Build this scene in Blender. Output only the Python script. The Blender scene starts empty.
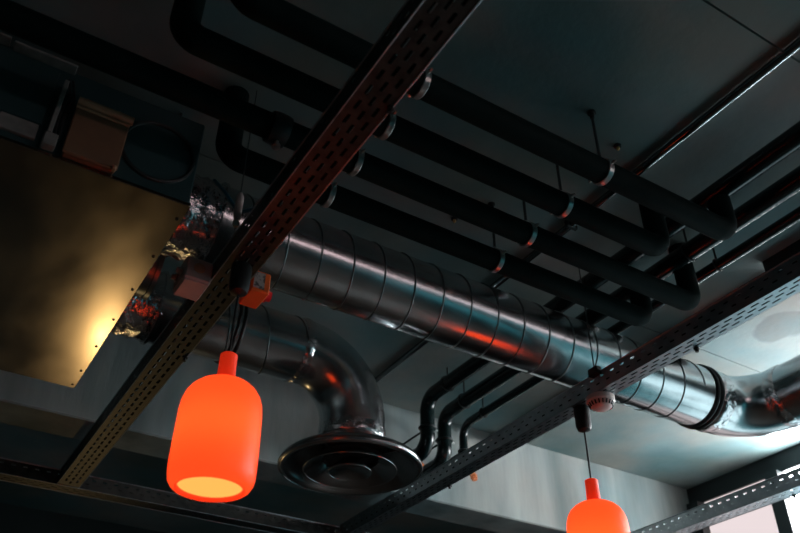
import bpy, math, random
from mathutils import Vector, Matrix
random.seed(7)
PI = math.pi
scene = bpy.context.scene
COL = scene.collection
Z0 = 1.45                     # eye height above the floor; all z below are measured from eye level

# ------------------------------------------------------------------ camera, world, exposure
yaw, pitch, roll = math.radians(31.528), math.radians(36.047), math.radians(0.393)
fw = Vector((math.cos(pitch)*math.sin(yaw), math.cos(pitch)*math.cos(yaw), math.sin(pitch)))
r0 = Vector((math.cos(yaw), -math.sin(yaw), 0)); u0 = r0.cross(fw)
rt = r0*math.cos(roll) + u0*math.sin(roll); up = u0*math.cos(roll) - r0*math.sin(roll)
cd = bpy.data.cameras.new('camera'); cam = bpy.data.objects.new('camera', cd); COL.objects.link(cam)
cam.matrix_world = Matrix(((rt.x, up.x, -fw.x, 0), (rt.y, up.y, -fw.y, 0), (rt.z, up.z, -fw.z, Z0), (0, 0, 0, 1)))
cd.sensor_width = 36; cd.lens = 36*826/800; cd.clip_start = .02
cd.dof.use_dof = True; cd.dof.focus_distance = 2.7; cd.dof.aperture_fstop = 3.2
scene.camera = cam
scene.view_settings.view_transform = 'Standard'; scene.view_settings.look = 'None'
scene.view_settings.exposure = 0.0; scene.view_settings.gamma = 1.0; scene.view_settings.use_curve_mapping = False
w = bpy.data.worlds.new('sky'); scene.world = w; w.use_nodes = True
w.node_tree.nodes['Background'].inputs[0].default_value = (.62, .85, .9, 1)
w.node_tree.nodes['Background'].inputs[1].default_value = .6
WIN_STRIP = 40.0               # glow strip added in unseen bays, sized to light the slab
WIN_LOW = 2.0                 # diffusing lower shades
WIN_BLIND = .85               # half-drawn blinds
WIN_MID = 3.2                 # pinkish blinds further along the window wall
TEAL_FILL = .36                # added teal glow in unseen panes, tints the shadows
WIN_BACK = 6.5
SPOT_W = 14.0                # warm wall spotlight on the far wall
LAMP_W = .8

# ------------------------------------------------------------------ materials
def mat(name, col=(.5, .5, .5), rough=.5, metal=0., col2=None, scale=6., detail=6., bump=0., bscale=60., stretch=None,
        emit=None, es=0., rough2=None, spec=None, lo=.35, hi=.65):
    m = bpy.data.materials.new(name); m.use_nodes = True
    nt = m.node_tree; b = nt.nodes['Principled BSDF']
    b.inputs['Base Color'].default_value = (*col, 1); b.inputs['Roughness'].default_value = rough
    b.inputs['Metallic'].default_value = metal
    if spec is not None: b.inputs['Specular IOR Level'].default_value = spec
    if emit: b.inputs['Emission Color'].default_value = (*emit, 1); b.inputs['Emission Strength'].default_value = es
    tc = nt.nodes.new('ShaderNodeTexCoord'); mp = nt.nodes.new('ShaderNodeMapping')
    nt.links.new(tc.outputs['Object'], mp.inputs[0])
    if stretch: mp.inputs['Scale'].default_value = stretch
    if col2 or rough2 is not None:
        n = nt.nodes.new('ShaderNodeTexNoise'); n.inputs['Scale'].default_value = scale; n.inputs['Detail'].default_value = detail
        nt.links.new(mp.outputs[0], n.inputs['Vector'])
        if col2:
            r = nt.nodes.new('ShaderNodeValToRGB'); r.color_ramp.elements[0].position = lo; r.color_ramp.elements[1].position = hi
            r.color_ramp.elements[0].color = (*col, 1); r.color_ramp.elements[1].color = (*col2, 1)
            nt.links.new(n.outputs[0], r.inputs[0]); nt.links.new(r.outputs[0], b.inputs['Base Color'])
        if rough2 is not None:
            q = nt.nodes.new('ShaderNodeMapRange'); q.inputs['To Min'].default_value = rough; q.inputs['To Max'].default_value = rough2
            q.inputs['From Min'].default_value = .3; q.inputs['From Max'].default_value = .7
            nt.links.new(n.outputs[0], q.inputs[0]); nt.links.new(q.outputs[0], b.inputs['Roughness'])
    if bump:
        n2 = nt.nodes.new('ShaderNodeTexNoise'); n2.inputs['Scale'].default_value = bscale; n2.inputs['Detail'].default_value = 4
        nt.links.new(mp.outputs[0], n2.inputs['Vector'])
        bp = nt.nodes.new('ShaderNodeBump'); bp.inputs['Strength'].default_value = bump; bp.inputs['Distance'].default_value = .01
        nt.links.new(n2.outputs[0], bp.inputs['Height']); nt.links.new(bp.outputs[0], b.inputs['Normal'])
    return m
M = {}
M['concrete'] = mat('ceiling_concrete', (.10, .175, .18), .75, 0, (.30, .345, .345), 1.3, 9, .12, 40, lo=.34, hi=.66)
def tint(m, cols, scale):
    nt = m.node_tree; N = nt.nodes; b = N['Principled BSDF']; src = b.inputs['Base Color'].links[0].from_socket
    tc = N.new('ShaderNodeTexCoord'); no = N.new('ShaderNodeTexNoise'); no.inputs['Scale'].default_value = scale; no.inputs['Detail'].default_value = 4
    mp = N.new('ShaderNodeMapping'); mp.inputs['Location'].default_value = (3.1, 1.7, .4); nt.links.new(tc.outputs['Object'], mp.inputs[0]); nt.links.new(mp.outputs[0], no.inputs['Vector'])
    r = N.new('ShaderNodeValToRGB'); r.color_ramp.elements[0].position = .36; r.color_ramp.elements[1].position = .62
    r.color_ramp.elements[0].color = (*cols[0], 1); r.color_ramp.elements[1].color = (*cols[1], 1); nt.links.new(no.outputs[0], r.inputs[0])
    mu = N.new('ShaderNodeVectorMath'); mu.operation = 'MULTIPLY'; nt.links.new(src, mu.inputs[0]); nt.links.new(r.outputs[0], mu.inputs[1]); nt.links.new(mu.outputs[0], b.inputs['Base Color'])
tint(M['concrete'], ((.80, 1.02, 1.06), (1.22, 1.0, .90)), 2.3)
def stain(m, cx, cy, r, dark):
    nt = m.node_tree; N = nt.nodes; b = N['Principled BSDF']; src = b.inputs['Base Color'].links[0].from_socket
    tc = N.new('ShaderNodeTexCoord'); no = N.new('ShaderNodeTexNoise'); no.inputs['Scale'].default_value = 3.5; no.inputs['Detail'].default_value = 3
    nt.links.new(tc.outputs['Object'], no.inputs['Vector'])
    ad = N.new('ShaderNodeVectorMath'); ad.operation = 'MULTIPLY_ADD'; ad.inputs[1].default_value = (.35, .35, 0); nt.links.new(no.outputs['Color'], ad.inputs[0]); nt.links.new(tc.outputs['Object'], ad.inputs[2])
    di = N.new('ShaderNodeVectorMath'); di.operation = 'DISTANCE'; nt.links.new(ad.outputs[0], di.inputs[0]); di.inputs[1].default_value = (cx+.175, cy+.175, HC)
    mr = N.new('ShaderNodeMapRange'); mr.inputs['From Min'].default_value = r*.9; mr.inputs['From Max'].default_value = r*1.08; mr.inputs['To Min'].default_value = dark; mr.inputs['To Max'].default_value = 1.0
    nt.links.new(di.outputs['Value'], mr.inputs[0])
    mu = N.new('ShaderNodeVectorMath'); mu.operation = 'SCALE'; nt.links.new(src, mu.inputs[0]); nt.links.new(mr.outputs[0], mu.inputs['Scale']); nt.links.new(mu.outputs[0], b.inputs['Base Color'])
M['concrete_beam'] = mat('beam_concrete', (.12, .155, .16), .8, 0, (.33, .355, .35), 5, 10, .25, 30, stretch=(1, 1, .18), lo=.3, hi=.7)
HC, HB, FL = 1.83, 1.40, -Z0
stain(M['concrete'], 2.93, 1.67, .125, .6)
tint(M['concrete_beam'], ((.84, .98, 1.0), (1.04, .96, .90)), 1.7)
M['dark_wall'] = mat('dark_plaster', (.035, .05, .05), .8, 0, (.05, .065, .065), 3, 4)
M['floor'] = mat('floor_timber', (.045, .035, .028), .45, 0, (.07, .05, .04), 4, 6, stretch=(1, 8, 1))
M['galv'] = mat('galvanised_duct', (.50, .53, .54), .19, 1, (.62, .65, .66), 9, 6, .02, 14, rough2=.27)
M['galv_dark'] = mat('galvanised_seam', (.16, .18, .18), .35, 1)
M['tray'] = mat('galvanised_tray', (.42, .48, .51), .34, 1, (.52, .58, .61), 30, 3, rough2=.46)
M['tray_dark'] = mat('weathered_tray', (.055, .06, .057), .46, 1, (.09, .092, .085), 30, 3, rough2=.58)
M['rubber'] = mat('black_rubber', (.002, .0085, .0075), .65, 0, (.004, .012, .011), 12, 4, .05, 90, spec=.07)
M['black'] = mat('black_paint', (.008, .012, .012), .45)
M['black_pipe'] = mat('black_painted_pipe', (.003, .010, .0105), .24, 0, (.007, .018, .018), 14, 4, spec=.5)
M['conduit'] = mat('dark_steel_conduit', (.20, .23, .235), .16, 1)
M['foil'] = mat('crinkled_foil', (.62, .62, .63), .16, 1, None, bump=1., bscale=30)
M['clamp'] = mat('zinc_clamp', (.62, .6, .58), .3, 1)
M['wire'] = mat('steel_wire', (.10, .115, .115), .4, .8)
M['unit'] = mat('air_unit_casing', (.03, .075, .08), .42, .35, (.045, .095, .10), 6, 5)
M['unit_dark'] = mat('air_unit_recess', (.012, .02, .02), .5)
M['panel'] = mat('air_unit_bottom', (.26, .225, .175), .17, 1.0, (.38, .335, .265), 7, 9, 0, 45, rough2=.25, stretch=(1.0, .45, 1), lo=.25, hi=.75)
M['beige'] = mat('warm_lit_plastic', (.42, .24, .14), .45, 0, (.52, .31, .19), 9, 5)  # beige plastic, warm light put into the colour
M['beige_dark'] = mat('warm_lit_lid', (.20, .105, .06), .45, 0, (.26, .14, .08), 9, 5)  # darker brown of the beige box, warm light included in the colour
M['plate'] = mat('rating_plate', (.20, .20, .19), .5, 0, (.28, .27, .25), 40, 3)
M['grey_plastic'] = mat('grey_box_plastic', (.42, .35, .33), .5, 0, (.5, .43, .4), 14, 4)
M['orange'] = mat('orange_plastic', (.95, .13, .02), .4, 0, (1.0, .17, .03), 10, 2)
M['sticker'] = mat('sticker_silver', (.45, .40, .38), .45, 0, (.10, .09, .09), 70, 2, lo=.5, hi=.6)
M['red'] = mat('red_plastic', (.75, .015, .02), .35)
M['white'] = mat('white_plastic', (.78, .66, .62), .4)
M['vent'] = mat('vent_dark', (.01, .01, .01), .6)
M['brass'] = mat('brass', (.85, .58, .25), .45, 1)
M['rust'] = mat('fire_sealant', (.62, .16, .04), .8, 0, (.45, .13, .05), 40, 4)
M['cord'] = mat('black_cord', (.004, .006, .006), .5)
M['steel_dark'] = mat('window_steel', (.006, .012, .013), .45)
M['diffuser'] = mat('diffuser_paint', (.36, .37, .37), .22, .95, (.42, .43, .43), 20, 3)
M['diffuser_in'] = mat('diffuser_dark', (.03, .033, .033), .32, .6)
M['blue'] = mat('blue_cable', (.02, .12, .17), .4)

def emis(name, col, s):
    m = bpy.data.materials.new(name); m.use_nodes = True; nt = m.node_tree; nt.nodes.clear()
    e = nt.nodes.new('ShaderNodeEmission'); e.inputs[0].default_value = (*col, 1); e.inputs[1].default_value = s
    o = nt.nodes.new('ShaderNodeOutputMaterial'); nt.links.new(e.outputs[0], o.inputs[0]); return m
M['day_strip'] = emis('daylight_strip', (.95, .97, 1.0), WIN_STRIP)  # added glow for bays out of view
M['day_low'] = emis('daylit_lower_shade', (.70, .93, 1.0), WIN_LOW)
M['day_blind'] = emis('daylit_blind', (1.0, .86, .87), WIN_BLIND)
M['teal_fill'] = emis('teal_fill_glow', (.10, .66, .78), TEAL_FILL)  # added fill glow that turns the shadows teal
M['day_mid'] = emis('daylit_pink_blind', (1.0, .78, .80), WIN_MID)
M['day_back'] = emis('daylit_back_window', (1.0, .72, .74), WIN_BACK)
M['lamp_disc'] = emis('lamp_diffuser', (1.0, .50, .10), 1.05)
def shade_mat():
    m = bpy.data.materials.new('orange_silicone'); m.use_nodes = True; nt = m.node_tree; nt.nodes.clear()
    t = nt.nodes.new('ShaderNodeBsdfTranslucent'); t.inputs[0].default_value = (1.0, .155, .045, 1)
    p = nt.nodes.new('ShaderNodeBsdfPrincipled'); p.inputs['Base Color'].default_value = (1.0, .07, .012, 1); p.inputs['Roughness'].default_value = .42
    p.inputs['Emission Color'].default_value = (1.0, .11, .026, 1); p.inputs['Emission Strength'].default_value = .55
    a = nt.nodes.new('ShaderNodeMixShader'); a.inputs[0].default_value = .5
    o = nt.nodes.new('ShaderNodeOutputMaterial')
    nt.links.new(p.outputs[0], a.inputs[1]); nt.links.new(t.outputs[0], a.inputs[2]); nt.links.new(a.outputs[0], o.inputs[0]); return m
M['shade'] = shade_mat()
M['neck'] = mat('orange_silicone_neck', (.95, .06, .015), .42, emit=(1.0, .04, .01), es=.35)
def glass_mat():
    m = bpy.data.materials.new('window_glass'); m.use_nodes = True; nt = m.node_tree; nt.nodes.clear()
    t = nt.nodes.new('ShaderNodeBsdfTransparent'); t.inputs[0].default_value = (.93, .96, .96, 1)
    g = nt.nodes.new('ShaderNodeBsdfGlossy'); g.inputs['Roughness'].default_value = .02
    a = nt.nodes.new('ShaderNodeMixShader'); a.inputs[0].default_value = .06
    o = nt.nodes.new('ShaderNodeOutputMaterial')
    nt.links.new(t.outputs[0], a.inputs[1]); nt.links.new(g.outputs[0], a.inputs[2]); nt.links.new(a.outputs[0], o.inputs[0]); return m
M['glass'] = glass_mat()

# ------------------------------------------------------------------ mesh helpers
class MB:
    def __init__(s): s.v = []; s.f = []
    def add(s, vs, fs):
        n = len(s.v); s.v += [Vector(p) for p in vs]; s.f += [tuple(i+n for i in f) for f in fs]; return s
    def box(s, a, b, bev=0.):
        x0, y0, z0 = a; x1, y1, z1 = b
        if bev <= 0:
            return s.add([(x0,y0,z0),(x1,y0,z0),(x1,y1,z0),(x0,y1,z0),(x0,y0,z1),(x1,y0,z1),(x1,y1,z1),(x0,y1,z1)],
                         [(0,3,2,1),(4,5,6,7),(0,1,5,4),(1,2,6,5),(2,3,7,6),(3,0,4,7)])
        c = [(a[i]+b[i])/2 for i in range(3)]; h = [(b[i]-a[i])/2 for i in range(3)]
        idx = {}; vs = []
        for sx in (-1, 1):
            for sy in (-1, 1):
                for sz in (-1, 1):
                    for k in range(3):
                        o = [h[i]-(bev if i != k else 0) for i in range(3)]
                        idx[(sx, sy, sz, k)] = len(vs); vs.append((c[0]+sx*o[0], c[1]+sy*o[1], c[2]+sz*o[2]))
        fs = []
        sg = [(-1,-1),(1,-1),(1,1),(-1,1)]
        for k in range(3):
            for s_ in (-1, 1):
                q = []
                for p in sg:
                    t = [0, 0, 0]; t[k] = s_; t[(k+1) % 3] = p[0]; t[(k+2) % 3] = p[1]; q.append(idx[(*t, k)])
                fs.append(tuple(q if s_ > 0 else q[::-1]))
        for k in range(3):                      # edges along axis k join faces i, j
            i, j = (k+1) % 3, (k+2) % 3
            for a_, b_ in sg:
                t0 = [0,0,0]; t1 = [0,0,0]; t0[k] = -1; t1[k] = 1; t0[i] = t1[i] = a_; t0[j] = t1[j] = b_
                q = (idx[(*t0, i)], idx[(*t1, i)], idx[(*t1, j)], idx[(*t0, j)])
                fs.append(q if a_*b_ < 0 else q[::-1])
        for sx in (-1, 1):
            for sy in (-1, 1):
                for sz in (-1, 1):
                    q = tuple(idx[(sx, sy, sz, k)] for k in range(3)); fs.append(q if sx*sy*sz > 0 else q[::-1])
        return s.add(vs, fs)
    def lathe(s, o, ax, prof, n=32, jit=0.):
        """prof: list of (distance along axis, radius)"""
        o = Vector(o); ax = Vector(ax).normalized(); e1 = ax.orthogonal().normalized(); e2 = ax.cross(e1)
        vs = []; fs = []
        for d, r in prof:
            for k in range(n):
                a = 2*PI*k/n; rr = r + (random.uniform(-jit, jit) if jit else 0)
                vs.append(o + ax*(d + (random.uniform(-jit, jit) if jit else 0)) + (e1*math.cos(a) + e2*math.sin(a))*max(rr, 1e-5))
        for i in range(len(prof)-1):
            for k in range(n):
                k2 = (k+1) % n
                fs.append((i*n+k, i*n+k2, (i+1)*n+k2, (i+1)*n+k))
        return s.add(vs, fs)
    def tube(s, pts, r, n=20, caps=True):
        pts = [Vector(p) for p in pts]; vs = []; fs = []; N = len(pts)
        t = (pts[1]-pts[0]).normalized(); e1 = t.orthogonal().normalized()
        for i, p in enumerate(pts):
            t = ((pts[min(i+1, N-1)]-p).normalized() if i == 0 else (p-pts[i-1]).normalized() if i == N-1
                 else ((pts[i+1]-p).normalized()+(p-pts[i-1]).normalized()).normalized())
            e1 = (e1 - t*e1.dot(t)).normalized(); e2 = t.cross(e1)
            rr = r[i] if isinstance(r, (list, tuple)) else r
            for k in range(n):
                a = 2*PI*k/n; vs.append(p + (e1*math.cos(a)+e2*math.sin(a))*rr)
        for i in range(N-1):
            for k in range(n):
                k2 = (k+1) % n; fs.append((i*n+k, i*n+k2, (i+1)*n+k2, (i+1)*n+k))
        if caps: fs.append(tuple(range(n))[::-1]); fs.append(tuple(range((N-1)*n, N*n)))
        return s.add(vs, fs)
    def torus(s, c, ax, R, r, n=32, m=8):
        c = Vector(c); ax = Vector(ax).normalized(); e1 = ax.orthogonal().normalized(); e2 = ax.cross(e1); vs = []; fs = []
        for i in range(n):
            a = 2*PI*i/n; d = e1*math.cos(a)+e2*math.sin(a)
            for k in range(m):
                b = 2*PI*k/m; vs.append(c + d*(R+r*math.cos(b)) + ax*r*math.sin(b))
        for i in range(n):
            for k in range(m):
                fs.append((i*m+k, ((i+1) % n)*m+k, ((i+1) % n)*m+(k+1) % m, i*m+(k+1) % m))
        return s.add(vs, fs)
def fillet(pts, rad, n=8):
    pts = [Vector(p) for p in pts]; out = [pts[0]]
    for i in range(1, len(pts)-1):
        a = (pts[i-1]-pts[i]); b = (pts[i+1]-pts[i]); la, lb = a.length, b.length; a.normalize(); b.normalize()
        h = a.angle(b)/2; d = min(rad/math.tan(h), la*.95, lb*.95); R = d*math.tan(h)
        c = pts[i] + (a+b).normalized()*(R/math.sin(h)); p0 = pts[i]+a*d; p1 = pts[i]+b*d
        v0 = p0-c; v1 = p1-c; ang = v0.angle(v1)
        for k in range(n+1):
            t = k/n; out.append(c + (v0*math.sin((1-t)*ang)+v1*math.sin(t*ang))/math.sin(ang))
    out.append(pts[-1]); return out
BASE = {}
def build(name, mb, m, base, smooth=35):
    me = bpy.data.meshes.new(name); b = Vector(base)
    me.from_pydata([tuple(p-b) for p in mb.v], [], mb.f); me.validate(); me.update()
    me.materials.append(M[m])
    if smooth:
        for p in me.polygons: p.use_smooth = True
        try: me.set_sharp_from_angle(angle=math.radians(smooth))
        except Exception: pass
    o = bpy.data.objects.new(name, me); COL.objects.link(o); return o
def tag(o, label, cat, group=None):
    o['label'] = label; o['category'] = cat
    if group: o['group'] = group
def root(name, label, cat, base, group=None):
    o = bpy.data.objects.new(name, None); COL.objects.link(o); o.empty_display_size = .05
    o.location = (base[0], base[1], base[2]+Z0); BASE[o] = tuple(base); tag(o, label, cat, group); return o
def part(name, mb, m, parent, smooth=35, label=None):
    o = build(name, mb, m, BASE[parent], smooth); o.parent = parent; BASE[o] = BASE[parent]
    if label: o['label'] = label
    return o
def single(name, mb, m, base, label, cat, group=None, smooth=35):
    o = build(name, mb, m, base, smooth); o.location = (base[0], base[1], base[2]+Z0); BASE[o] = tuple(base); tag(o, label, cat, group); return o
def struct(name, mb, m, base=(0, 0, 0), smooth=0, label=None):
    o = build(name, mb, m, base, smooth); o.location = (base[0], base[1], base[2]+Z0); BASE[o] = tuple(base); o['kind'] = 'structure'
    if label: o['label'] = label
    return o
def spart(name, mb, m, parent, smooth=0):
    return part(name, mb, m, parent, smooth)

# ------------------------------------------------------------------ the room
XL, XR, YB, YF = -3.2, 3.95, -4.6, 5.6
struct('floor', MB().box((XL-.2, YB-.2, FL-.1), (XR+.3, YF+.2, FL)), 'floor', label='dark timber floor below the picture')
ceil = struct('ceiling', MB().box((XL-.2, YB-.2, HC+.03), (XR+.3, YF+.2, HC+.2)), 'concrete', label='grey cast concrete slab with formwork joints')
ys = [YB-.2, -.53, .72, 1.966, 3.151]
for a, b in zip(ys[:-1], ys[1:]):
    spart('panel', MB().box((XL-.2, a+.003, HC), (XR+.3, b-.003, HC+.03)), 'concrete', ceil)
spart('panel', MB().box((XL-.2, 3.36, HC), (XR+.3, YF+.2, HC+.03)), 'concrete', ceil)
beam = struct('trim_1', MB().box((XL-.2, 3.151, HB), (XR, 3.36, HC+.03), .006), 'concrete_beam', label='rough concrete downstand beam across the ceiling')
for px, pz, r in ((2.371, 1.569, .020), (2.052, 1.550, .028)):
    mb = MB(); prof = [(0, r*1.25), (.004, r*1.1), (.008, r*.6), (.009, .0)]
    mb.lathe((px, 3.152, pz), (0, -1, 0), prof, 14, .003); spart('sealant_patch', mb, 'rust', beam)
struct('wall_left', MB().box((XL-.2, YB-.2, FL), (XL, YF+.2, HC)), 'dark_wall', label='dark plaster wall on the left')
struct('wall_front', MB().box((XL, YF, FL), (XR+.3, YF+.2, HC)), 'dark_wall', label='dark far wall beyond the beam')
# wall behind the camera, with a band of windows
wb = struct('wall_back', MB().box((XL, YB-.2, FL), (XR, YB, 1.30)).box((XL, YB-.2, 1.62), (XR, YB, HC)), 'dark_wall', label='dark wall behind the viewer with a window band')
w3 = struct('window_1', MB().box((XL, YB-.12, 1.30), (XR, YB-.06, 1.35)).box((XL, YB-.12, 1.57), (XR, YB-.06, 1.62)), 'steel_dark', label='long daylit window band')
for i in range(5):
    xa = XL + (XR-XL)*i/5; xb = XL + (XR-XL)*(i+1)/5
    spart('mullion', MB().box((xa, YB-.12, 1.35), (xa+.06, YB-.06, 1.57)), 'steel_dark', w3)
    spart('pane', MB().box((xa+.06, YB-.10, 1.35), (xb, YB-.09, 1.57)), 'day_back' if i > 2 else 'teal_fill', w3)  # the first panes carry the added teal fill
# right side: black steel header, glazing with drawn blinds, mullions
hd = struct('wall_right', MB().box((XR, YB, 1.725), (XR+.3, YF, HC)).box((XR, 3.36, FL), (XR+.3, YF, 1.725)).box((XR, YB, FL), (XR+.3, 3.36, -.75)),
            'steel_dark', label='black steel window header on the daylit side')
win = struct('window_2', MB().box((XR+.02, YB, -.75), (XR+.10, 3.36, -.69)), 'steel_dark', label='tall daylit window with black mullions and drawn blinds')
mull = [3.10, 2.555, 1.75, .95, .15, -.65, -1.45, -2.25, -3.05, -3.85, YB+.04]
for y in mull:
    spart('mullion', MB().box((XR-.05, y-.04, -.75), (XR+.012, y+.04, 1.7245)), 'steel_dark', win)
edges = [3.36] + mull
for a, b in zip(edges[:-1], edges[1:]):
    hi = a - (.04 if a != 3.36 else 0); lo = b+.04
    spart('pane', MB().box((XR+.16, lo-.04, -.72), (XR+.168, hi+.04, 1.72)), 'glass', win)
    lit = .1 < b < 2.5
    zs = 1.40 if b > .1 else 1.35
    spart('blind', MB().box((XR+.014, lo-.03, zs), (XR+.018, hi+.03, 1.7245 if b > .1 else 1.62)), 'day_strip' if lit else 'day_blind' if b > .9 else 'day_mid', win)  # unseen lit bays carry the added glow strip
    spart('shade', MB().box((XR+.022, lo-.03, .0), (XR+.026, hi+.03, zs)), 'day_low' if lit else 'day_blind' if b > .9 else 'teal_fill', win)
    spart('shade', MB().box((XR+.022, lo-.03, -.72), (XR+.026, hi+.03, .0)), 'teal_fill', win)  # added teal fill glow below the frame
struct('trim_2', MB().box((2.44, -2.0, 1.775), (2.452, 1.40, HC)).box((2.44, -2.0, 1.775), (2.49, 1.40, 1.783)), 'steel_dark', label='black steel angle fixed along the underside of the slab')
struct('trim_3', MB().box((2.56, 1.40, 1.748), (2.572, 3.15, HC)).box((2.56, 1.40, 1.748), (2.60, 3.15, 1.756)), 'steel_dark', label='added black strip above the spiral duct, blocks window light')  # unseen strip added to keep grazing window light off the slab

# ------------------------------------------------------------------ cable trays
def plate(mp, L, W, rows, pitch, slot, sw, t, phase=0.):
    us = {0., L}; holes = {}
    for i, v in enumerate(rows):
        off = phase + (pitch/2 if i % 2 else 0); hs = []; u = off - pitch
        while u < L:
            a, b = u, u+slot
            if a > .004 and b < L-.004: hs.append((a, b)); us.update((round(a, 5), round(b, 5)))
            u += pitch
        holes[i] = hs
    us = sorted(us); vs = [0.]
    for v in rows: vs += [v-sw/2, v+sw/2]
    vs.append(W); nu, nv = len(us)-1, len(vs)-1
    solid = [[True]*nv for _ in range(nu)]
    for i in range(len(rows)):
        j = 1+2*i; hs = holes[i]; k = 0
        for ui in range(nu):
            mid = (us[ui]+us[ui+1])/2
            while k < len(hs) and hs[k][1] < mid: k += 1
            if k < len(hs) and hs[k][0] < mid < hs[k][1]: solid[ui][j] = False
    mb = MB(); idx = {}; V = []; Fc = []
    def vid(a, b, c):
        if (a, b, c) not in idx: idx[(a, b, c)] = len(V); V.append(mp(us[a], vs[b], c*t))
        return idx[(a, b, c)]
    for a in range(nu):
        for b in range(nv):
            if not solid[a][b]: continue
            Fc.append((vid(a,b,0), vid(a,b+1,0), vid(a+1,b+1,0), vid(a+1,b,0)))
            Fc.append((vid(a,b,1), vid(a+1,b,1), vid(a+1,b+1,1), vid(a,b+1,1)))
            if a == 0 or not solid[a-1][b]: Fc.append((vid(a,b,0), vid(a,b,1), vid(a,b+1,1), vid(a,b+1,0)))
            if a == nu-1 or not solid[a+1][b]: Fc.append((vid(a+1,b,0), vid(a+1,b+1,0), vid(a+1,b+1,1), vid(a+1,b,1)))
            if b == 0 or not solid[a][b-1]: Fc.append((vid(a,b,0), vid(a+1,b,0), vid(a+1,b,1), vid(a,b,1)))
            if b == nv-1 or not solid[a][b+1]: Fc.append((vid(a,b+1,0), vid(a,b+1,1), vid(a+1,b+1,1), vid(a+1,b+1,0)))
    return mb.add(V, Fc)
TZ, TT = 1.30, .0016
def tray(label, along, a0, a1, c0, c1, fh, m, bolts=(), pitch=.0475, slot=.028, cables=None, lip=True):
    W = c1-c0; L = a1-a0
    if along == 'Y': mk = lambda u, v, z: (v, u, z)
    else: mk = lambda u, v, z: (u, v, z)
    t = root('cable_tray', label, 'cable tray', mk((a0+a1)/2, (c0+c1)/2, TZ))
    rows = [W*.25, W*.5, W*.75]; sw = W*.095
    part('base_plate', plate(lambda u, v, w: mk(a0+u, c0+v, TZ+w), L, W, rows, pitch, slot, sw, TT), m, t, 0)
    fr = [fh*.38, fh*.72]
    for c, s in ((c0, 1), (c1, -1)):
        part('side_flange', plate(lambda u, v, w: mk(a0+u, c+s*w, TZ+v), L, fh, fr, pitch, .017, .0062, TT, .012), m, t, 0)
        ed = MB(); ed.tube([mk(a0, c-s*.0006, TZ+fh), mk(a1, c-s*.0006, TZ+fh)], .0024, 8)
        if lip: ed.tube([mk(a0, c, TZ), mk(a1, c, TZ)], .0018, 8)
        part('rolled_edge', ed, 'tray', t)  # brighter metal puts the window light into the dark trays' edges
    for u in bolts:
        b = MB(); b.lathe(mk(u, c1-.004, TZ), (0, 0, -1), [(0, .0001), (0, .009), (.004, .009), (.004, .0055), (.013, .0055), (.013, .0001)], 10)
        part('bolt', b, 'black', t)
    return t
T1 = tray('weathered perforated cable tray with the orange box clipped to it', 'Y', -.6, 3.61, .530, .620, .062, 'tray_dark', (1.05, 2.3))
T2 = tray('galvanised perforated cable tray carrying the smoke detector', 'Y', -.2, 3.60, 1.871, 1.937, .064, 'tray', (1.40, 2.74), lip=False)
T3 = tray('galvanised perforated cable tray closest to the daylit window', 'Y', -.2, 3.12, 3.165, 3.245, .070, 'tray', (2.04,))
T4 = tray('dark perforated cable tray running behind the concrete beam', 'X', -1.6, 3.4, 3.62, 3.70, .062, 'tray_dark')

def hanger(x, y, z0, label, group='tray hanger wires'):
    o = root('hanger_wire', label, 'wire', (x, y, z0), group)
    part('wire', MB().tube([(x, y, z0), (x, y, HC)], .0022, 8), 'wire', o)
    part('bracket', MB().box((x-.012, y-.022, z0-.02), (x+.012, y+.022, z0+.008), .002), 'black', o)
    part('anchor', MB().lathe((x, y, HC), (0, 0, -1), [(0, .0001), (0, .011), (.006, .011), (.010, .005), (.028, .004), (.028, .0001)], 12), 'black', o)
    return o
hanger(1.862, 1.765, 1.372, 'thin steel wire holding the smoke detector tray')
hanger(3.155, .80, 1.378, 'thin steel wire holding the tray by the window')
# wire gripper on the weathered tray
g = root('wire_gripper', 'pale tubular wire gripper hanging above the weathered tray', 'wire gripper', (.503, 1.625, 1.31))
part('tube', MB().lathe((.503, 1.625, 1.345), (0, 0, 1), [(0, .0001), (0, .0075), (.012, .0105), (.075, .0105), (.088, .0055), (.088, .0001)], 16), 'grey_plastic', g)
part('wire', MB().tube([(.503, 1.625, 1.30), (.503, 1.625, HC)], .0016, 8), 'wire', g)
part('thimble', MB().lathe((.503, 1.625, 1.322), (0, 0, 1), [(0, .0001), (0, .006), (.006, .009), (.016, .009), (.022, .005), (.022, .0001)], 12), 'clamp', g)
def cable(pts, r, m, label, rad=.05, group=None, n=10):
    p = fillet(pts, rad) if len(pts) > 2 else pts
    mb = MB().tube(p, r, n); return single('cable', mb, m, pts[0], label, 'cable', group)
cable([(.475, 1.80, 1.60), (.490, 1.72, 1.50), (.515, 1.66, 1.40), (.545, 1.60, TZ+.085), (.56, 1.2, TZ+.05)], .005, 'blue', 'blue cable dropping into the weathered tray')
for i, (x, z, r) in enumerate(((1.885, .012, .009), (1.905, .013, .010), (1.923, .011, .008))):
    cable([(x, -.15, TZ+z), (x, 3.5, TZ+z)], r, 'rubber', 'black cable lying in the smoke detector tray', group='cables in the smoke detector tray')
for i, (x, z, r) in enumerate(((1.890, .036, .013), (1.916, .034, .012))):
    cable([(x, -.15, TZ+z+.03), (x, 1.25, TZ+z+.03), (x, 1.5, TZ+z), (x, 3.5, TZ+z)], r, 'rubber', 'thick black cable humped above the smoke detector tray', .4, 'thick cables in the smoke detector tray')
for i, (x, z, r) in enumerate(((.548, .011, .009), (.572, .012, .010), (.598, .011, .009))):
    cable([(x, -.55, TZ+z), (x, 3.5, TZ+z)], r, 'rubber', 'black cable lying in the weathered tray', group='cables in the weathered tray')

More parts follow.
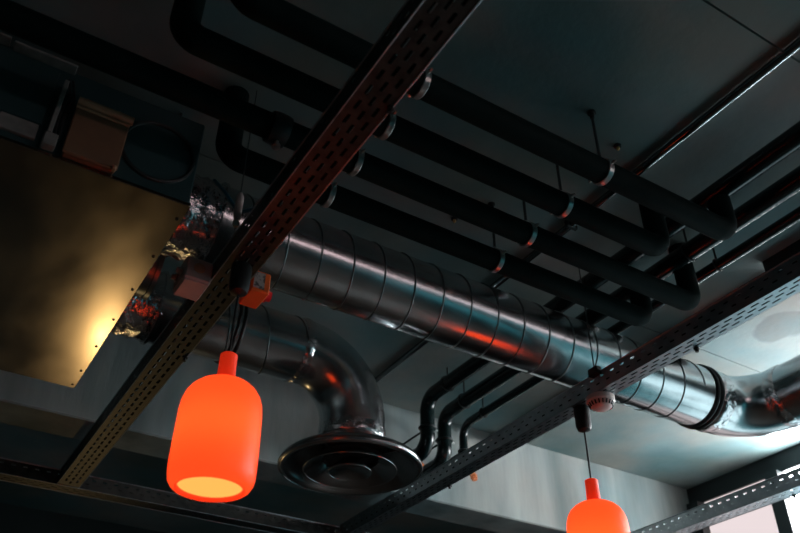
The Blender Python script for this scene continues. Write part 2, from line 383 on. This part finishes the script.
# ------------------------------------------------------------------ spiral ducts
def helix(c0, L, R, pitch, r, ph=0., hand=1):
    n = int(L/pitch*40); return [(c0[0]+L*i/n, c0[1]+R*math.cos(ph+hand*2*PI*L*i/n/pitch), c0[2]+R*math.sin(ph+hand*2*PI*L*i/n/pitch)) for i in range(n+1)]
DZ = 1.56
Y1, R1 = 1.951, .125
d1 = root('spiral_duct', 'long galvanised spiral air duct ending in a bend near the window', 'air duct', (1.6, Y1, DZ-R1))
part('foil_sleeve', MB().lathe((.412, Y1, DZ), (1, 0, 0), [(.0, R1+.002), (.02, R1+.006), (.04, R1-.002), (.06, R1+.005), (.085, R1-.001), (.11, R1+.004), (.125, R1+.001)], 56, .0035), 'foil', d1, 60, 'crinkled foil wrapping')
part('collar', MB().lathe((.525, Y1, DZ), (1, 0, 0), [(0, R1-.01), (0, R1+.012), (.008, R1+.012), (.010, R1+.003), (.05, R1+.003), (.052, R1-.01)], 56), 'galv', d1)
X1 = 2.585
part('duct_tube', MB().lathe((.53, Y1, DZ), (1, 0, 0), [(i*(X1-.53)/24, R1) for i in range(25)], 72), 'galv', d1, 60)
part('spiral_seam', MB().tube(helix((.60, Y1, DZ), X1-.66, R1, .112, .003, 2.2), .0032, 6), 'galv_dark', d1)
part('gasket', MB().torus((2.602, Y1, DZ), (1, 0, 0), R1, .008, 56).torus((2.625, Y1, DZ), (1, 0, 0), R1, .009, 56), 'black', d1)
part('foil_tape', MB().lathe((2.632, Y1, DZ), (1, 0, 0), [(0, R1-.004), (.004, R1+.004), (.03, R1+.0055), (.06, R1+.005), (.07, R1+.004), (.072, R1-.004)], 56, .0012), 'foil', d1, 60, 'silver foil tape around the joint')
RB = .21
el = [(2.60, Y1, DZ), (2.72, Y1, DZ)] + [(2.72+RB*math.sin(a), Y1-RB*(1-math.cos(a)), DZ) for a in [math.radians(k*5) for k in range(1, 19)]]
lx, ly, _ = el[-1]; a = math.radians(90)
el += [(lx+math.cos(a)*k, ly-math.sin(a)*k, DZ) for k in (.1, .25, .5, .8, 1.1)]
part('bend', MB().tube(el, R1+.001, 56), 'galv', d1, 50)
dr = Vector((math.cos(a), -math.sin(a), 0))
part('foil_tape', MB().lathe(Vector(el[17])-dr*.0, dr, [(0, R1-.004), (.003, R1+.003), (.03, R1+.0045), (.055, R1+.003), (.058, R1-.004)], 56, .0015), 'foil', d1, 60, 'silver foil tape around the joint')

Y2, R2 = 2.484, .12
XV = 1.321
d2 = root('diffuser_duct', 'galvanised duct turning down into a round ceiling diffuser', 'air duct', (XV, Y2, 1.14))
part('foil_sleeve', MB().lathe((.412, Y2, DZ), (1, 0, 0), [(.0, R2+.002), (.02, R2+.006), (.04, R2-.002), (.06, R2+.005), (.085, R2-.001), (.11, R2+.004), (.125, R2+.001)], 56, .0035), 'foil', d2, 60, 'crinkled foil wrapping')
part('collar', MB().lathe((.525, Y2, DZ), (1, 0, 0), [(0, R2-.01), (0, R2+.013), (.008, R2+.013), (.010, R2+.003), (.05, R2+.003), (.052, R2-.01)], 56), 'galv', d2)
part('duct_tube', MB().lathe((.53, Y2, DZ), (1, 0, 0), [(i*(1.09-.53)/8, R2) for i in range(9)], 64), 'galv', d2, 60)
part('spiral_seam', MB().tube(helix((.60, Y2, DZ), .48, R2, .15, .003, 2.8), .003, 6), 'galv_dark', d2)
part('gasket', MB().torus((.800, Y2, DZ), (1, 0, 0), R2, .007, 48).torus((.820, Y2, DZ), (1, 0, 0), R2, .007, 48), 'black', d2)
RE = .235
arc = [(1.07, Y2, DZ)] + [(XV-RE+RE*math.sin(a), Y2, DZ-RE*(1-math.cos(a))) for a in [math.radians(k*6) for k in range(16)]] + [(XV, Y2, 1.205)]
part('elbow', MB().tube(arc, R2+.0015, 64, False), 'galv', d2, 60)
part('foil_tape', MB().lathe((1.062, Y2, DZ), (1, 0, 0), [(0, R2-.003), (.002, R2+.003), (.02, R2+.005), (.034, R2+.003), (.036, R2-.003)], 56, .002), 'foil', d2, 60, 'silver foil tape around the joint')
part('foil_tape', MB().lathe((XV, Y2, 1.300), (0, 0, -1), [(0, R2-.003), (.002, R2+.0035), (.03, R2+.005), (.05, R2+.004), (.055, R2-.003)], 56, .0012), 'foil', d2, 60, 'silver foil tape around the neck')
ring = MB().lathe((XV, Y2, 1.203), (0, 0, -1), [(-.012, R2-.004), (0, R2+.006), (.003, R2+.03), (.010, R2+.085), (.022, .240), (.034, .253), (.044, .2575), (.053, .255), (.058, .246),
      (.057, .237), (.046, .226), (.034, .212), (.022, .185), (.012, R2-.004)], 72)
df = part('diffuser', ring, 'diffuser', d2, 50, 'round grey ceiling diffuser of nested cones')
part('cone', MB().lathe((XV, Y2, 1.176), (0, 0, -1), [(-.012, .10), (0, .118), (.014, .145), (.026, .165), (.032, .168), (.035, .164), (.028, .146), (.012, .120), (-.004, .10), (-.012, .10)], 64), 'diffuser', df, 50)
part('cone', MB().lathe((XV, Y2, 1.173), (0, 0, -1), [(-.012, .03), (0, .045), (.018, .066), (.030, .077), (.036, .078), (.038, .074), (.033, .066), (.024, .045), (.020, .0002)], 56), 'diffuser', df, 50)
for R_, z_, q in ((.2550, 1.150, .0035), (.1665, 1.142, .0022), (.0765, 1.136, .0022)):
    part('rim', MB().torus((XV, Y2, z_), (0, 0, 1), R_, q, 64, 8), 'galv', df, 60)
for k in range(4):
    a = .5+k*PI/2
    part('spoke', MB().tube([(XV+.03*math.cos(a), Y2+.03*math.sin(a), 1.181), (XV+.19*math.cos(a), Y2+.19*math.sin(a), 1.181)], .0035, 8), 'diffuser_in', df)
part('throat', MB().lathe((XV, Y2, 1.206), (0, 0, -1), [(0, .0002), (0, R2-.006), (.012, R2-.006)], 48), 'vent', df)

# ------------------------------------------------------------------ air handling unit
AX0, AX1, AY0, AY1, AZ0, AZ1 = -1.35, .407, 1.731, 2.95, 1.42, 1.73
ac = root('air_handling_unit', 'suspended dark air handling unit with a bare metal underside', 'air unit', ((AX0+AX1)/2, (AY0+AY1)/2, AZ0))
part('casing', MB().box((AX0, AY0+.004, AZ0+.008), (AX1-.004, AY1-.004, AZ1), .004), 'unit', ac, 0)
pb = MB().box((AX0, AY0, AZ0), (AX1, AY1, AZ0+.012), .002)
bpnl = part('bottom_panel', pb, 'panel', ac, 0, 'bare metal underside panel')
for y in (1.80, 2.0, 2.2, 2.4, 2.6, 2.8, 2.92):
    part('screw', MB().lathe((AX1-.014, y, AZ0), (0, 0, -1), [(0, .0045), (.002, .0045), (.003, .003), (.003, .0001)], 8), 'black', bpnl)
part('top_rail', MB().box((AX0, AY0-.03, AZ1-.007), (-.135, AY0+.01, AZ1), .002), 'plate', ac, 0)
part('top_rail', MB().box((-.125, AY0-.03, AZ1-.013), (.035, AY0+.01, AZ1-.006), .002), 'plate', ac, 0)
part('access_panel', MB().box((-.5, AY0-.010, 1.50), (.000, AY0+.004, 1.695), .002), 'unit', ac, 0)
part('rating_plate', MB().box((-.095, AY0-.008, 1.450), (-.004, AY0+.004, 1.498), .001), 'plate', ac, 0)
part('bracket', MB().box((.016, AY0-.03, 1.47), (.028, AY0+.004, 1.66), .002), 'plate', ac, 0)
part('terminal_block', MB().box((.012, AY0-.028, 1.435), (.046, AY0+.004, 1.474), .003), 'plate', ac, 0)
for x in (.036, .046):
    part('wire', MB().tube(fillet([(x, AY0-.012, 1.47), (x-.004, AY0-.018, 1.55), (x+.006, AY0-.012, 1.62), (x-.01, AY0-.01, 1.68)], .04), .004, 8), 'black', ac)
bx = part('control_box', MB().box((.066, AY0-.022, 1.432), (.196, AY0+.004, 1.580), .004), 'beige_dark', ac, 30, 'beige control box with warm light put into its colour')
part('lid', MB().box((.062, AY0-.030, 1.428), (.200, AY0-.022, 1.584), .003), 'beige_dark', bx, 30)
part('lid_edge', MB().tube([(.062, AY0-.030, 1.584), (.200, AY0-.030, 1.584)], .004, 10), 'beige', bx)
part('hinge_bar', MB().tube([(.062, AY0-.030, 1.604), (.206, AY0-.030, 1.604)], .012, 16), 'beige', bx)
for x in (.080, .165):
    part('hinge_knuckle', MB().tube([(x, AY0-.030, 1.604), (x+.004, AY0-.030, 1.604)], .0135, 16), 'beige', bx)
part('hinge_plate', MB().box((.085, AY0-.026, 1.584), (.19, AY0+.004, 1.628), .003), 'beige_dark', bx, 0)
part('latch', MB().box((.186, AY0-.036, 1.424), (.196, AY0-.02, 1.437), .002), 'beige', bx, 0)
part('fan_ring', MB().torus((.292, AY0+.002, 1.565), (0, 1, 0), .098, .006, 48), 'unit_dark', ac)
for y in (AY0+.1, AY1-.1):
    for x in (AX1-.06,):
        part('hanger_rod', MB().tube([(x, y, AZ1-.01), (x, y, HC)], .005, 8), 'wire', ac)
# spigots between the unit's outlets
part('side_duct', MB().lathe((.405, 2.215, 1.54), (1, 0, 0), [(0, .108), (.03, .108), (.032, .112), (.045, .112), (.047, .10), (.047, .001)], 48), 'galv_dark', ac)

# ------------------------------------------------------------------ insulated pipes on clamps
PZ, PR = 1.59, .036
rowsY = [1.173, 1.342, 1.508, 1.670]
names = ['black insulated pipe crossing over the weathered tray, fourth from the spiral duct',
         'black insulated pipe crossing over the weathered tray, third from the spiral duct',
         'black insulated pipe crossing over the weathered tray, second from the spiral duct',
         'black insulated pipe crossing over the weathered tray, next to the spiral duct']
endX = [1.905, 1.79, 2.116, 2.05]
endZ = [1.7165, HC-.001, HC-.001, 1.6965]
left = [[(.29, 1.173, HC-.001), (.29, 1.173, PZ)], [(.215, 1.342, HC-.001), (.215, 1.342, PZ)], [(-.6, 1.508, PZ)], [(.46, 1.670, HC-.001), (.46, 1.670, PZ)]]
for i, y in enumerate(rowsY):
    p = root('insulated_pipe', names[i], 'pipe', (1.1, y, PZ-PR), 'insulated pipes over the weathered tray')
    z = PZ
    pts = left[i] + [(endX[i], y, z), (endX[i], y, endZ[i])]
    part('pipe_body', MB().tube(fillet(pts, .045, 8), PR, 28), 'rubber', p, 50)
    for cx in (.776, 1.388):
        c = part('clamp', MB().lathe((cx-.009, y, z), (1, 0, 0), [(0, PR-.002), (0, PR+.0025), (.002, PR+.004), (.016, PR+.004), (.018, PR+.0025), (.018, PR-.002)], 32)
                 .box((cx-.008, y-.008, z+PR), (cx+.008, y+.008, z+PR+.016), .002), 'clamp', p)
        for q in (-1, 1):
            part('screw', MB().tube([(cx, y+q*(PR+.002), z+.004), (cx, y+q*(PR+.018), z+.004)], .004, 8), 'clamp', c)
        part('rod', MB().tube([(cx, y, z+PR+.012), (cx, y, HC)], .0045, 8), 'wire', p)
        part('anchor', MB().lathe((cx, y, HC), (0, 0, -1), [(0, .0001), (0, .013), (.004, .013), (.005, .008), (.022, .007), (.022, .0001)], 10), 'black', p)
# valve on the third pipe, left of the tray
v = root('pipe_valve', 'small steel valve fitted beside the dark pipes above the tray', 'valve', (.54, 1.508, PZ))
part('body', MB().lathe((.515, 1.508, PZ), (1, 0, 0), [(0, PR+.001), (0, PR+.008), (.012, PR+.010), (.038, PR+.010), (.05, PR+.008), (.05, PR+.001)], 20), 'black', v)
part('stem', MB().lathe((.54, 1.508, PZ-PR-.006), (0, 0, -1), [(0, .007), (.014, .007), (.015, .012), (.024, .012), (.026, .0002)], 12), 'clamp', v)

# pipes running beneath the slab towards the beam, turning down and into it
HZ = 1.73
def header(x, r, yend, label, zz=HZ, drop=1.50, y0=-1.2):
    h = root('header_pipe', label, 'pipe', (x, 1.2, zz-r), 'pipes running under the slab to the beam')
    part('pipe_body', MB().tube(fillet([(x, y0, zz), (x, yend, zz), (x, yend, drop), (x, 3.16, drop)], .07, 10), r, 28), 'black_pipe', h, 50)
    for y in (.35, 1.42, yend-.17):
        part('hanger', MB().torus((x, y, zz), (0, 1, 0), r+.003, .003, 24, 6).tube([(x, y, zz+r), (x, y, HC)], .004, 8), 'black', h)
    part('wall_hook', MB().torus((x, yend, 1.60), (0, 0, 1), r+.004, .005, 24, 6).tube(fillet([(x, yend+r, 1.60), (x, 3.155, 1.60)], .02), .005, 8), 'black', h)
    part('screw', MB().tube([(x+r+.002, yend, 1.60), (x+r+.022, yend, 1.60)], .005, 8), 'clamp', h)
    return h
header(1.905, .033, 2.86, 'black pipe under the slab, first of three bending down at the beam', 1.75)
header(2.045, .033, 2.93, 'black pipe under the slab, middle one of three bending down at the beam')
header(2.190, .020, 2.98, 'slim black pipe under the slab, beside the smoke detector tray')
cn = root('conduit', 'thin black conduit fixed along the underside of the slab', 'conduit', (1.68, .8, HC-.022))
part('conduit_tube', MB().tube([(1.68, -1.2, HC-.014), (1.68, 3.15, HC-.014)], .013, 20), 'conduit', cn, 60)
for y in (-.2, .6, 1.6, 2.5):
    part('saddle', MB().box((1.655, y-.008, HC-.029), (1.705, y+.008, HC-.0005), .003), 'black', cn, 0)

# ------------------------------------------------------------------ boxes on the weathered tray
jb = root('junction_box', 'small grey junction box on the weathered tray', 'junction box', (.48, 1.90, 1.30))
part('body', MB().box((.452, 1.845, 1.282), (.528, 1.945, 1.352), .005), 'grey_plastic', jb, 0)
part('lid', MB().box((.456, 1.849, 1.276), (.524, 1.941, 1.282), .002), 'grey_plastic', jb, 0)
for y in (1.875, 1.915):
    part('cable_gland', MB().lathe((.452, y, 1.315), (-1, 0, 0), [(0, .012), (.006, .012), (.007, .009), (.016, .008), (.016, .0002)], 12), 'plate', jb)
part('knockout', MB().lathe((.49, 1.845, 1.32), (0, -1, 0), [(0, .016), (.002, .016), (.003, .012), (.003, .0002)], 20), 'beige', jb)
ob = root('orange_box', 'bright orange fire-rated box with a red side gland', 'junction box', (.655, 1.83, 1.30))
part('body', MB().box((.624, 1.795, 1.272), (.680, 1.885, 1.342), .004), 'orange', ob, 0)
part('sticker', MB().box((.630, 1.7925, 1.282), (.662, 1.7955, 1.334)), 'sticker', ob, 0, 'worn silver sticker')
part('red_gland', MB().lathe((.680, 1.85, 1.305), (1, 0, 0), [(0, .021), (.010, .021), (.012, .016), (.024, .015), (.024, .0002)], 20), 'red', ob, 35, 'red round gland')
part('clip', MB().box((.600, 1.82, 1.288), (.63, 1.87, 1.297), .002), 'tray', ob, 0)

# ------------------------------------------------------------------ smoke detector
sx, sy, sz = 1.907, 1.800, 1.298
sd = root('smoke_detector', 'small white round smoke detector under the tray', 'smoke detector', (sx, sy, sz-.045))
part('base', MB().lathe((sx, sy, sz), (0, 0, -1), [(0, .0002), (0, .046), (.002, .048), (.018, .048), (.022, .045)], 40), 'white', sd)
part('cap', MB().lathe((sx, sy, sz-.022), (0, 0, -1), [(-.002, .045), (.004, .042), (.014, .036), (.020, .028), (.023, .014), (.024, .0002)], 40), 'white', sd, 60)
for k in range(20):
    a = 2*PI*k/20; c, s_ = math.cos(a), math.sin(a); b = MB()
    for (r_, z_) in (): pass
    q = [(.0435, .002), (.0376, .0145)]; wd = .0022
    vs = []
    for (r_, d_) in q:
        for sgn in (-1, 1):
            for ex in (0.0012, -.003):
                vs.append((sx+(r_+ex)*c-sgn*wd*s_, sy+(r_+ex)*s_+sgn*wd*c, sz-.022-d_-(.0008 if ex > 0 else 0)))
    b.add(vs, [(0,2,6,4),(1,5,7,3),(0,4,5,1),(2,3,7,6),(0,1,3,2),(4,6,7,5)])
    part('vent_slot', b, 'vent', sd, 0)
part('indicator', MB().lathe((sx+.03, sy-.012, sz-.037), (0, 0, -1), [(0, .0025), (.005, .002), (.006, .0002)], 8), 'red', sd)

# ------------------------------------------------------------------ pendant lamps
def pendant(x, y, ztop, zneck, label, group='orange pendant lamps', watts=LAMP_W):
    H = .275; R = .099
    zb = zneck - .072
    L = root('pendant_lamp', label, 'pendant lamp', (x, y, zb-H), group)
    part('cord_grip', MB().lathe((x, y, ztop), (0, 0, -1), [(0, .0002), (0, .026), (.010, .028), (.070, .027), (.084, .022), (.090, .010), (.092, .0002)], 24), 'cord', L)
    part('cord', MB().tube([(x, y, ztop-.088), (x, y, zneck-.01)], .0032, 8), 'cord', L)
    part('neck', MB().lathe((x, y, zneck), (0, 0, -1), [(0, .004), (0, .018), (.003, .0215), (.030, .0215), (.072, .0225), (.078, .024)], 28), 'neck', L, 40)
    prof = [(0, .0225), (.004, .034), (.010, .050), (.019, .066), (.032, .080), (.048, .0895), (.066, .0950), (.09, .0975), (.13, .0985), (.18, .0995), (.220, .0995),
            (.243, .0985), (.257, .0955), (.267, .090), (.273, .083), (.275, .0765), (.273, .0735), (.267, .0725)]
    part('shade', MB().lathe((x, y, zb), (0, 0, -1), prof, 64), 'shade', L, 60)
    part('light_disc', MB().lathe((x, y, zb-.265), (0, 0, -1), [(0, .0728), (.0005, .06), (.001, .03), (.001, .0002)], 48), 'lamp_disc', L, 60)
    ld = bpy.data.lights.new('lamp_bulb', 'POINT'); ld.energy = watts; ld.color = (1.0, .62, .30); ld.shadow_soft_size = .03
    lo = bpy.data.objects.new('bulb', ld); COL.objects.link(lo); lo.parent = L; lo.location = (0, 0, H-.14)
    return L
pendant(.575, 1.745, TZ-.003, 1.027, 'orange silicone pendant lamp hanging from the weathered tray')
pendant(1.906, 1.894, TZ-.003, 1.036, 'orange silicone pendant lamp hanging beside the smoke detector')

# ------------------------------------------------------------------ small fittings on the slab
for (x, y, lb) in ((1.553, 1.235, 'tiny brass nozzle on the slab beside the pipe clamps'), (1.325, 1.80, 'tiny brass nozzle on the slab above the spiral duct')):
    s = root('brass_nozzle', lb, 'nozzle', (x, y, HC-.02))
    part('tip', MB().lathe((x, y, HC-.008), (0, 0, -1), [(0, .006), (.006, .006), (.009, .004), (.014, .0002)], 12), 'brass', s)
    part('plate', MB().lathe((x, y, HC), (0, 0, -1), [(0, .0002), (0, .012), (.006, .011), (.008, .0002)], 12), 'black', s)

# warm spotlight on the far wall, below the picture
sp0 = Vector((.86, 5.46, -.25)); aim = (Vector((.42, 2.62, 1.42)) - sp0).normalized()
sl = root('wall_spotlight', 'small black wall spotlight aimed up at the air handling unit', 'spotlight', (.86, 5.60, -.25))
part('mount', MB().lathe((.86, 5.60, -.25), (0, -1, 0), [(0, .0002), (0, .05), (.02, .048), (.022, .014), (.09, .012), (.09, .0002)], 24), 'black', sl)
part('can', MB().lathe(sp0-aim*.02, aim, [(-.03, .0002), (-.03, .035), (.08, .048), (.08, .044), (.02, .036), (.015, .0002)], 28), 'black', sl)
ld = bpy.data.lights.new('spot', 'SPOT'); ld.energy = SPOT_W; ld.color = (1.0, .64, .27); ld.spot_size = math.radians(36); ld.spot_blend = 1.0; ld.shadow_soft_size = .035
lo = bpy.data.objects.new('spot', ld); COL.objects.link(lo); lo.parent = sl; lo.location = sp0 + aim*.03 - Vector((.86, 5.60, -.25))
lo.rotation_euler = aim.to_track_quat('-Z', 'Y').to_euler()
